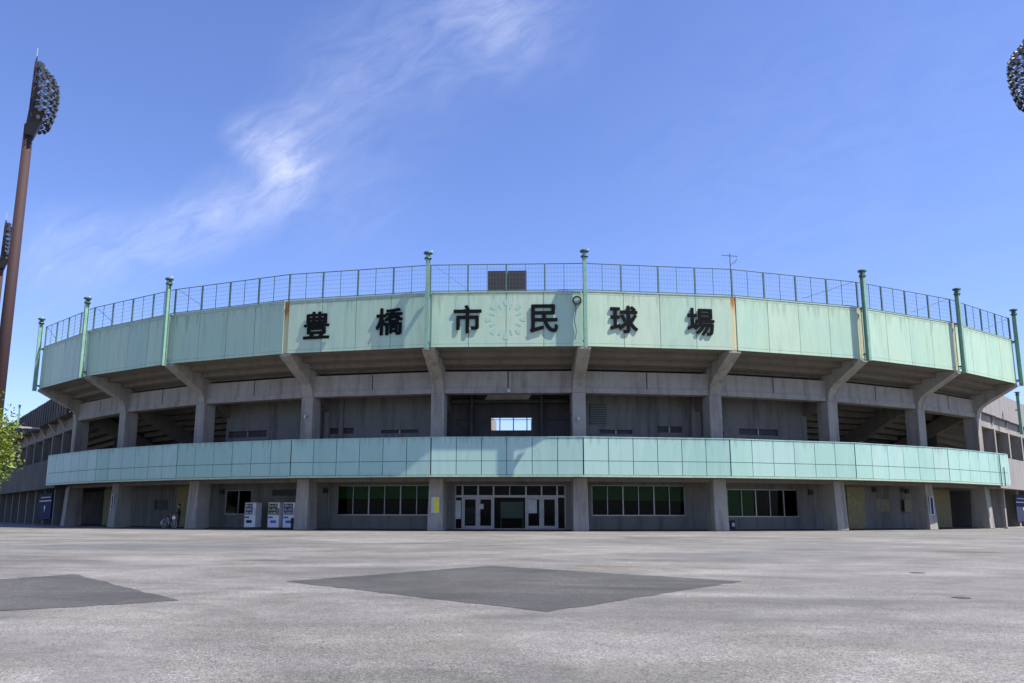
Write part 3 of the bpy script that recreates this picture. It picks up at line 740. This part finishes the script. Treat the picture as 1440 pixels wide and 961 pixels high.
# ------------------------------------------------------------------ small things in front of the walls
def vending(lab, loc, rz, kind):
    o = thing('vending_machine', lab, 'vending machine', loc, rz, 'vending machines left of the entrance', local=True)
    # local: x width, -y front
    mb = MB(); mb.box((0,0,.06), 1.0, .70, 1.80); part(mb, 'cabinet', M['white'], o, bevel=.02)
    mb = MB(); mb.box((0,.0,0), .9, .6, .059); part(mb, 'base', M['rubber'], o)
    mb = MB(); mb.box((-.06 if kind else -.1,-.356,.98), .78 if kind else .66, .008, .80); part(mb, 'display_window', M['black'], o)
    mb = MB(); cols = [M['yellow'], M['red'], M['blue'], M['paper'], M['yellowish'], M['white']]
    for row in range(3):
        for j in range(7):
            x = -.37+.1*j-(.0 if kind else .03); mb = MB(); mb.tube((x,-.372,1.06+.26*row),(x,-.372,1.06+.26*row+.13),.03,n=7,mi=random.choice((0,4,5,3) if kind == 1 else (3,2,5,3))); part(mb, 'drink', cols, o)
    for row in range(3):
        mb = MB(); mb.box((-.06,-.364,1.02+.26*row), .74, .03, .03); part(mb, 'shelf', M['offwhite'], o)
    mb = MB(); mb.box((.42,-.358,.95), .10, .012, .5); part(mb, 'coin_panel', M['darksteel'] if kind == 1 else M['offwhite'], o)
    mb = MB(); mb.box((0 if kind else -.05,-.358,.38), .5, .012, .2); part(mb, 'pickup_slot', M['blue'] if kind != 0 else M['bluebd'], o)
    mb = MB(); mb.box((-.25,-.358,.72), .4, .01, .14); part(mb, 'price_strip', M['greyboard'] if kind == 0 else M['blue'], o)
    return o
rv = RC-1.2
for i, (x, lab) in enumerate(((355.5, 'white drink vending machine, the one nearest the dark window, with dim rows'), (388.5, 'white drink vending machine in the middle of three, with lit-looking yellow bottles'), (410, 'white vending machine partly hidden behind the grey column, nearest the entrance'))):
    t, _ = facet(x, 730, 2, rv); p = F(2, t, rv, .061); n = fn(2)
    vending(lab, p, math.atan2(n.y, n.x)+pi/2, i)
t, _ = facet(415.5, 742, 2, RC-.3); p = F(2, t, RC-.1, .0)
BN = thing('rubbish_bin', 'small dark bin with a red lid in front of the half-hidden vending machine', 'bin', p)
mb = MB(); mb.tube(p, p+Zu*.75, .2, .25, n=12); part(mb, 'body', M['rubber'], BN)
mb = MB(); mb.tube(p+Zu*.751, p+Zu*.84, .27, .18, n=12); part(mb, 'lid', M['red'], BN)
# black box by column right of entrance (bay 6)
t, _ = facet(1028, 735, 6, RC-.6); p = F(6, t, RC-.6, 0)
BN = thing('waste_box', 'small black box with a pale front beside the column under the green window', 'bin', p)
mb = MB(); mb.box(p, .42, .42, .72, ft(6), fn(6)); part(mb, 'body', M['rubber'], BN, bevel=.02)
mb = MB(); mb.box(p+fn(6)*.215+Zu*.3+ft(6)*.04, .2, .01, .25, ft(6), fn(6)); part(mb, 'label_plate', M['offwhite'], BN)
# wall notices
def wallsign(name, lab, cat, k, x0, y0, x1, y1, r, mats, group=None, tz=.02):
    a, z1 = facet(x0, y0, k, r); b, z0 = facet(x1, y1, k, r)
    o = thing(name, lab, cat, F(k, (a+b)/2, r, z0), group=group)
    mb = MB(); mb.fbox(k, a, b, r+.002, r+tz, z0, z1); part(mb, 'board', mats[0], o)
    return o, a, b, z0, z1
def colsign(name, lab, cat, k, wid, z0, z1, off, rr, mat, sub=None):
    t, n = tan_(k), nrm(k); c = V(k, rr, z0)+t*off
    o = thing(name, lab, cat, c); mb = MB(); mb.box(c, wid, .03, z1-z0, t, n); part(mb, 'board', mat, o)
    if sub:
        mb = MB(); mb.box(c+n*.018+t*sub[0]+Zu*.06, sub[1], .012, z1-z0-.12, t, n); part(mb, 'poster', sub[2], o)
    return o
colsign('poster_case', 'white notice case with a yellow poster on the column left of the entrance', 'sign', 4, .56, 1.18, 2.25, .02, RC+.73, M['offwhite'], (.08, .34, M['yellow']))
colsign('column_notice', 'narrow white notice with a dark middle on the second column from the left', 'sign', 1, .4, 1.4, 2.6, .0, RC+.71, M['offwhite'], (.0, .16, M['bluebd']))
colsign('column_plate', 'white notice with a blue panel on the column near the right end', 'sign', 8, .5, 1.1, 2.5, -.05, RC+.71, M['offwhite'], (.0, .3, M['bluebd']))
for i, (k, b, lab) in enumerate(((7, (1230,702,1251,720), 'faded grey notice board between the cream shutter and the blue-panelled column, wider one'), (7, (1271,703,1285,720), 'smaller faded notice board beside the blue-panelled column'))):
    o, a, c, z0, z1 = wallsign('wall_notice', lab, 'sign', k, *b, RW, [M['greyboard']])
    mb = MB()
    for j in range(3): mb.fbox(k, a+(c-a)*(.08+.31*j), a+(c-a)*(.33+.31*j), RW+.022, RW+.03, z0+.1+.1*(j % 2), z1-.12)
    part(mb, 'paper', M['yellowish'], o)
# things behind the entrance glass
def floor_board(lab, x0, y0, x1, y1, rr, mat):
    a, z1 = facet(x0, y0, 4, rr); b, z0 = facet(x1, y1, 4, rr)
    o = thing('display_board', lab, 'board', F(4, (a+b)/2, rr), group='boards behind the entrance glass')
    mb = MB(); mb.fbox(4, a, b, rr-.04, rr, z0, z1); part(mb, 'panel', mat, o)
    for q in (a+.004, b-.004):
        mb = MB(); mb.fbox(4, q-.003, q+.003, rr-.05, rr-.01, .06, z0); part(mb, 'leg', M['alu'], o)
floor_board('wide grey-white board standing in the middle behind the entrance glass', 704, 706, 736, 729, RW-.5, M['paper'])
floor_board('pale board standing behind the left entrance door glass', 652, 714, 669, 737, RW-.6, M['greyboard'])
def door_poster(lab, x0, y0, x1, y1):
    o, *_ = wallsign('door_poster', lab, 'poster', 4, x0, y0, x1, y1, RW+.0, [M['paper']], group='posters on the entrance doors', tz=.01)
door_poster('white poster on the right entrance door', 743, 703, 755, 722)
door_poster('small white notice on the handle side of the left entrance door', 674, 709, 680, 716)
door_poster('tall pale poster on the glass at the left end of the entrance', 641, 704, 648, 730)
# lamps
def bulb(lab, p, n, r=.13, nm='wall_lamp'):
    o = thing(nm, lab, 'lamp', p, group='small wall lamps')
    mb = MB(); mb.tube(p, p+n*.18, .05); part(mb, 'arm', M['darksteel'], o)
    mb = MB(); mb.tube(p+n*.18-Zu*.12, p+n*.18+Zu*.12, r, r*.7, n=10); part(mb, 'shade', M['offwhite'], o)
bulb('white lamp hanging from the concrete beam above the sky opening', F(4, .505, RC+.42, 9.45), fn(4), .16)
bulb('small white lamp on the column right of the sky opening', V(5, RC+.52, 7.5)-tan_(5)*.1, nrm(5))
bulb('small white lamp on the column above the vending machines', V(3, RC+.52, 7.9), nrm(3), .1)
for i, (k, x, y, lab) in enumerate(((6,1140,693,'dark round speaker on the wall right of the five-light window'), (7,1228,689,'small dark speaker high on the wall above the wider notice board'), (7,1275,691,'small dark speaker above the smaller notice board'), (2,312,692,'dark box lamp high on the wall left of the vending machines'),(3,458,690,'dark box lamp high on the wall left of the six-light window'))):
    t, z = facet(x, y, k, RW); p = F(k, t, RW+.02, z); o = thing('wall_speaker', lab, 'speaker', p, group='dark boxes high on the ground floor wall')
    mb = MB(); mb.box(p-Zu*.2, .4, .22, .4, ft(k), fn(k)); part(mb, 'casing', M['darksteel'], o, bevel=.03)
    mb = MB(); mb.tube(p+fn(k)*.11, p+fn(k)*.14, .13, n=10); part(mb, 'grille', M['rubber'], o)

# ------------------------------------------------------------------ bicycle and person, far left bay
def bicycle(loc, rz, lab):
    o = thing('bicycle', lab, 'bicycle', loc, rz, local=True); X = Vector((1,0,0)); Z = Zu
    for x in (-.52, .52):
        mb = MB(); mb.torus((x,0,.33), X, Z, .31, .022, mi=0); mb.torus((x,0,.33), X, Z, .285, .012, mi=1)
        for i in range(12):
            a = pi*i/6; mb.tube((x,0,.33), (x+.28*cos(a),0,.33+.28*sin(a)), .004, n=3, mi=1)
        part(mb, 'wheel', [M['rubber'], M['silver']], o)
    mb = MB(); bb=(-.08,0,.3); st=(-.2,0,.8); hd=(.38,0,.85); hb=(.42,0,.62)
    for a, b in ((bb,st),(bb,hb),((-.17,0,.62),hd),((-.52,0,.33),bb),((-.52,0,.33),(-.18,0,.66)),(hd,hb),(hb,(.52,0,.33))): mb.tube(a, b, .02, n=6)
    part(mb, 'frame', M['silver'], o)
    mb = MB(); mb.box((-.22,0,.82), .26, .16, .06); part(mb, 'saddle', M['rubber'], o, bevel=.02)
    mb = MB(); mb.tube(hd, (.36,0,1.02), .015); mb.tube((.36,0,1.02),(.25,.28,1.03),.014); mb.tube((.36,0,1.02),(.25,-.28,1.03),.014); part(mb, 'handlebar', M['silver'], o)
    mb = MB(); mb.box((.6,0,.68), .3, .34, .24); part(mb, 'basket', M['silver'], o)
    mb = MB(); mb.tube(bb,(-.06,.12,.2),.012); mb.box((-.06,.16,.17),.09,.1,.03); mb.tube(bb,(-.1,-.12,.42),.012); mb.box((-.1,-.16,.42),.09,.1,.03); part(mb, 'pedal', M['darksteel'], o)
    mb = MB(); 
    for i in range(6):
        a0 = radians(70+i*20); a1 = radians(90+i*20); mb.tube((-.52+.35*cos(a0),0,.33+.35*sin(a0)),(-.52+.35*cos(a1),0,.33+.35*sin(a1)),.028,n=5)
    part(mb, 'mudguard', M['silver'], o)
    return o
pb = F(1, facet(236, 744, 1, RC+.2)[0], RC+.1, 0); n1 = fn(1)
bicycle(pb, math.atan2(ft(1).y, ft(1).x)+.12, 'silver bicycle with a front basket parked beside the standing person on the left')
def person(loc, face, lab):
    o = thing('person', lab, 'person', loc, face, local=True)
    # skeleton: x = facing, y = left
    J = {'pel':(0,0,.93,.135),'wst':(0,0,1.08,.125),'chs':(.02,0,1.30,.15),'nck':(.03,0,1.47,.06),'hd0':(.05,0,1.55,.075),'hd1':(.055,0,1.64,.098),'hd2':(.05,0,1.72,.075),
         'hl':(0,.1,.88,.10),'kl':(.04,.12,.50,.068),'al':(0,.13,.10,.043),'tl':(.16,.15,.045,.038),
         'hr':(0,-.1,.88,.10),'kr':(.06,-.11,.50,.068),'ar':(.03,-.12,.10,.043),'tr':(.19,-.14,.045,.038),
         'sl':(.01,.18,1.40,.066),'el':(.08,.24,1.13,.048),'wl':(.28,.22,1.00,.033),'pl':(.35,.21,.98,.036),
         'sr':(.01,-.18,1.40,.066),'er':(.10,-.24,1.13,.048),'wr':(.30,-.22,1.00,.033),'pr':(.37,-.21,.98,.036)}
    E = [('pel','wst'),('wst','chs'),('chs','nck'),('nck','hd0'),('hd0','hd1'),('hd1','hd2'),('pel','hl'),('hl','kl'),('kl','al'),('al','tl'),('pel','hr'),('hr','kr'),('kr','ar'),('ar','tr'),
         ('chs','sl'),('sl','el'),('el','wl'),('wl','pl'),('chs','sr'),('sr','er'),('er','wr'),('wr','pr')]
    names = list(J); 
    def skin(vs, es, rad, name, mats, par, pickm, sub=2):
        me = bpy.data.meshes.new(name); me.from_pydata(vs, es, []); ob = bpy.data.objects.new(name, me); COL.objects.link(ob)
        sm = ob.modifiers.new('s', 'SKIN'); sl = me.skin_vertices[0].data
        for i, r in enumerate(rad): sl[i].radius = (r, r)
        sl[0].use_root = True
        sb = ob.modifiers.new('u', 'SUBSURF'); sb.levels = sub; sb.render_levels = sub
        dg = bpy.context.evaluated_depsgraph_get(); m2 = bpy.data.meshes.new_from_object(ob.evaluated_get(dg)); bpy.data.objects.remove(ob)
        m2.materials.clear()
        for x in mats: m2.materials.append(x)
        for p in m2.polygons: p.material_index = pickm(p.center); p.use_smooth = True
        o2 = bpy.data.objects.new(name, m2); COL.objects.link(o2); o2.parent = par; return o2
    skn = plain('skin', (.42,.27,.20), .6); jk = plain('dark_jacket', (.02,.025,.04), .8); tr_ = plain('dark_trousers', (.035,.04,.07), .8); sh = plain('shoes', (.25,.25,.27), .6)
    def pm(c):
        if c.z > 1.475: return 0
        if c.x > .27 and c.z > .9: return 0
        if c.z > .9 or abs(c.y) > .2 and c.z > .8: return 1
        if c.z > .12: return 2
        return 3
    body = skin([J[n][:3] for n in names], [(names.index(a), names.index(b)) for a, b in E], [J[n][3] for n in names], 'body', [skn, jk, tr_, sh], o, pm)
    for s in (1, -1):
        for j in range(4):
            y = s*.215+(j-1.5)*.019; L = (.06,.07,.066,.052)[j]
            ob = skin([(.36,y,.985),(.36+L*.6,y,.965),(.36+L*.75,y,.935)], [(0,1),(1,2)], [.0095,.0085,.007], 'finger', [skn], body, lambda c: 0, 1)
        skin([(.33,s*.20,.985),(.35,s*.175,.965),(.375,s*.168,.945)], [(0,1),(1,2)], [.011,.01,.008], 'thumb', [skn], body, lambda c: 0, 1)
    # hair cap, nose, ears
    bm = bmesh.new(); bmesh.ops.create_icosphere(bm, subdivisions=3, radius=.118, matrix=Matrix.Translation((.035,0,1.675)) @ Matrix.Diagonal((1.02,.92,1.05,1)))
    bmesh.ops.delete(bm, geom=[v for v in bm.verts if (v.co.x > .08 and v.co.z < 1.71) or v.co.z < 1.6], context='VERTS')
    me = bpy.data.meshes.new('hair'); bm.to_mesh(me); bm.free(); me.materials.append(M['rubber']); h = bpy.data.objects.new('hair', me); COL.objects.link(h); h.parent = o
    mb = MB(); mb.prism([(.14,-.012,1.63),(.14,.012,1.63),(.165,0,1.625),], (0,0,.035)); 
    for s in (-1,1): mb.tube((.04,s*.09,1.645),(.04,s*.105,1.645),.028,n=8)
    for s in (-1,1): mb.tube((.138,s*.035,1.665),(.147,s*.035,1.665),.009,n=6,mi=1)
    mb.box((.142,0,1.60),.01,.045,.008,mi=2)
    part(mb, 'face', [skn, M['rubber'], M['red']], o)
    return o
pp = pb + ft(1)*.25 - n1*.62; pp.z = .0
person(Vector((pp.x, pp.y, .061)), math.atan2(n1.y, n1.x)-.5, 'person in a dark jacket and trousers standing behind the silver bicycle')

# ------------------------------------------------------------------ trees, car, small ground things
def tree(name, lab, foot, h, cr, nleaf, mat, ls, grp=None, seed=1, clumps=26):
    rnd = random.Random(seed); o = thing(name, lab, 'tree', foot, group=grp); f = Vector(foot)
    tk = MB(); tk.tube(f, f+Zu*h*.35, .028*h, .02*h, n=10); tk.tube(f+Zu*h*.35, f+Zu*h*.75, .02*h, .008*h, n=8)
    cl = []
    for i in range(clumps):
        a = rnd.uniform(0, 2*pi); zz = rnd.uniform(.22, 1.0); rr = cr*math.sqrt(max(.05, 1-((zz-.5)/.56)**2))*rnd.uniform(.35, 1)
        c = f+Vector((rr*cos(a), rr*sin(a), h*zz)); cl.append((c, cr*rnd.uniform(.2, .36)))
        st = f+Zu*h*min(.72, max(.2, zz-.22)); tk.tube(st, c, .006*h, .002*h, n=5)
    part(tk, 'trunk', M['bark'], o)
    lv = MB()
    for i in range(nleaf):
        c, r = rnd.choice(cl)
        d = Vector((rnd.gauss(0,1), rnd.gauss(0,1), rnd.gauss(0,1))).normalized()*r*rnd.uniform(.3, 1.15)
        p = c+d; u = Vector((rnd.gauss(0,1), rnd.gauss(0,1), rnd.gauss(0,.6))).normalized(); w = u.orthogonal().normalized(); s = ls*rnd.uniform(.6, 1.4)
        lv.poly([p-u*s, p+w*s*.45, p+u*s, p-w*s*.45], tint=rnd.random())
    part(lv, 'crown', mat, o, fix=False)
    return o
p = ground(-40, 760); q = atdist(-58, 560, 62)
tree('roadside_tree', 'bright yellow-green leafy tree at the left edge in front of the side stand', (q.x-1.25, q.y, 0), 9.6, 3.8, 42000, M['leaf'], .12, seed=11, clumps=110)
for i, (x, D, h) in enumerate(((-60,190,9),(-25,200,8),(5,215,7.5),(40,225,8))):
    q = atdist(x, 720, D); tree('far_tree', ['pale distant tree farthest left beyond the side stand','distant tree beyond the parked car','distant tree just left of the side stand columns','distant tree hidden behind the side stand columns'][i], (q.x, q.y, 0), h, 4.5, 2500, M['leafdark'], .35, 'distant trees at far left', 20+i, 18)
def car(loc, rz, lab):
    o = thing('parked_car', lab, 'car', loc, rz, local=True)
    prof = [(-2.1,.35),(-2.15,.8),(-1.95,1.0),(-1.5,1.42),(.3,1.46),(1.05,1.0),(1.9,.86),(2.15,.65),(2.1,.3)]
    mb = MB(); mb.prism([(x,-.82,z) for x, z in prof], (0,1.64,0)); part(mb, 'body', M['white'], o, bevel=.08)
    for s in (-1, 1):
        mb = MB(); mb.prism([(x,s*.83-.005,z) for x, z in ((-1.65,1.0),(-1.3,1.34),(.2,1.38),(.75,1.02))], (0,.01,0)); part(mb, 'side_window', M['black'], o)
        for x in (-1.3, 1.3):
            mb = MB(); mb.tube((x,s*.7,.32),(x,s*.86,.32),.32,n=18); w = part(mb, 'wheel', M['rubber'], o)
            mb = MB(); mb.tube((x,s*.861,.32),(x,s*.875,.32),.19,n=12); r_ = mb.build('rim', M['silver'], None); r_.parent = w
        mb = MB(); mb.box((2.08,s*.6,.62),.12,.3,.14); part(mb, 'headlight', M['lampglass'], o)
        mb = MB(); mb.box((-2.1,s*.68,.8),.1,.16,.2); part(mb, 'tail_light', M['red'], o)
    return o
q = ground(-6, 731.2); car((q.x, q.y, 0), .3, 'white car parked far off at the left edge beyond the side stand')
for (x, y, r, lab) in ((1352, 841, .12, 'small round iron valve cover in the asphalt at the right'), (1290, 806, .14, 'small round iron cover set in the asphalt toward the right side wall')):
    q = ground(x, y); o = MB(); o.tube((q.x, q.y, .0), (q.x, q.y, .006), r, n=20); o.tube((q.x,q.y,.0),(q.x,q.y,.008),r*.55,n=16); ob = o.build('valve_cover', M['iron']); tag(ob, lab, 'manhole cover', 'iron covers in the asphalt')
# kerb along the right side stand
mb = MB()
for i in range(1, 9): mb.fbox(8+i, .0 if i > 1 else .2, 1, RC+1.3, RC+1.6, .0, .12)
tag(mb.build('kerb', M['conc_pink']), kind='structure')

# ------------------------------------------------------------------ light
SAZ, SEL = AX+radians(70.5), radians(58)
sd = Vector((sin(SAZ)*cos(SEL), -cos(SAZ)*cos(SEL), sin(SEL)))
L = bpy.data.lights.new('sun', 'SUN'); L.energy = 5.0; L.angle = radians(.5); L.color = (1, .955, .87)
lo = bpy.data.objects.new('sun', L); COL.objects.link(lo); lo.rotation_euler = sd.to_track_quat('Z', 'Y').to_euler(); lo.location = (40, 0, 60)
w = bpy.data.worlds.new('World'); S.world = w; w.use_nodes = True; nt = w.node_tree; nt.nodes.clear()
out = N(nt, 'ShaderNodeOutputWorld'); bg = N(nt, 'ShaderNodeBackground'); lk(nt, bg.outputs[0], out.inputs[0]); bg.inputs[1].default_value = .07
sky = N(nt, 'ShaderNodeTexSky'); sky.sky_type = 'NISHITA'; sky.sun_disc = False; sky.sun_elevation = SEL; sky.sun_rotation = math.atan2(sd.x, sd.y)
sky.air_density = 1.0; sky.dust_density = .4; sky.ozone_density = 1.5; sky.altitude = 0
# cirrus: wisps spread along a band of directions
tc = N(nt, 'ShaderNodeTexCoord'); nv = N(nt, 'ShaderNodeVectorMath', operation='NORMALIZE'); lk(nt, tc.outputs['Generated'], nv.inputs[0])
wn = N(nt, 'ShaderNodeTexNoise'); wn.inputs['Scale'].default_value = 9; wn.inputs['Detail'].default_value = 5; lk(nt, nv.outputs[0], wn.inputs['Vector'])
wv = N(nt, 'ShaderNodeVectorMath', operation='SUBTRACT'); lk(nt, wn.outputs['Color'], wv.inputs[0]); wv.inputs[1].default_value = (.5,.5,.5)
ws = N(nt, 'ShaderNodeVectorMath', operation='SCALE'); lk(nt, wv.outputs[0], ws.inputs[0]); ws.inputs['Scale'].default_value = .045
wb = N(nt, 'ShaderNodeVectorMath', operation='ADD'); lk(nt, nv.outputs[0], wb.inputs[0]); lk(nt, ws.outputs[0], wb.inputs[1])
wa = N(nt, 'ShaderNodeVectorMath', operation='NORMALIZE'); lk(nt, wb.outputs[0], wa.inputs[0])
tot = None
for x, y, rad, am in ((404,232,2.4,1.1),(410,205,3.4,.7),(362,198,2.0,.7),(340,192,1.5,.4),(392,265,2.2,.8),(345,285,2.6,.75),(300,300,2.6,.6),(262,325,2.4,.9),(205,342,3.0,.55),(140,360,3.4,.5),(70,372,3.4,.5),
                      (455,160,3.4,.35),(500,110,4.,.35),(560,60,4.5,.3),(610,110,5,.15),(650,30,4.5,.35),(700,5,3.6,.8),(760,20,4.5,.4),(480,330,5,.12),(470,260,4,.25),(540,240,5,.12),(1150,290,14,.08),(1330,120,16,.09),(1000,330,12,.07)):
    d = ray(x, y).normalized(); dp = N(nt, 'ShaderNodeVectorMath', operation='DOT_PRODUCT'); lk(nt, wa.outputs[0], dp.inputs[0]); dp.inputs[1].default_value = d
    ac = math_(nt, 'ARCCOSINE', math_(nt, 'MINIMUM', dp.outputs['Value'], 1.))
    q = ramp(nt, ac, 0, radians(rad)*1.35, 1, 0); g = math_(nt, 'MULTIPLY', math_(nt, 'POWER', q, 1.2), am*.5)
    tot = g if tot is None else math_(nt, 'ADD', tot, g)
# streaks stretched along the wind (a direction from lower left to upper right of the sky)
dv = (ray(700, 20).normalized()-ray(100, 370).normalized()).normalized(); fc = ray(400, 200).normalized(); pv = dv.cross(fc).normalized()
def dotn(v, s):
    n = N(nt, 'ShaderNodeVectorMath', operation='DOT_PRODUCT'); lk(nt, wa.outputs[0], n.inputs[0]); n.inputs[1].default_value = v*s; return n.outputs['Value']
cmb = N(nt, 'ShaderNodeCombineXYZ'); lk(nt, dotn(dv, 9), cmb.inputs[0]); lk(nt, dotn(pv, 26), cmb.inputs[1]); lk(nt, dotn(fc, 12), cmb.inputs[2])
sn = N(nt, 'ShaderNodeTexNoise'); sn.inputs['Scale'].default_value = 1.6; sn.inputs['Detail'].default_value = 9; sn.inputs['Roughness'].default_value = .62; sn.inputs['Distortion'].default_value = .6; lk(nt, cmb.outputs[0], sn.inputs['Vector'])
wisp = ramp(nt, sn.outputs['Fac'], .33, .68, .22, 1.)
cl = math_(nt, 'MINIMUM', math_(nt, 'MULTIPLY', tot, wisp), 1.)
tint = mixc(nt, 1., sky.outputs[0], (1.26, 1.35, 1.92), 'MULTIPLY')
col = mixc(nt, math_(nt, 'MULTIPLY', cl, .68), tint, (8.6, 9., 11.))
lk(nt, col, bg.inputs[0])

S.render.engine = 'CYCLES'
S.view_settings.view_transform = 'Standard'; S.view_settings.look = 'None'; S.view_settings.exposure = .75; S.view_settings.gamma = 1
S.render.resolution_x = 1024; S.render.resolution_y = 683
for o in list(bpy.data.objects):
    if 'local' in o: del o['local']
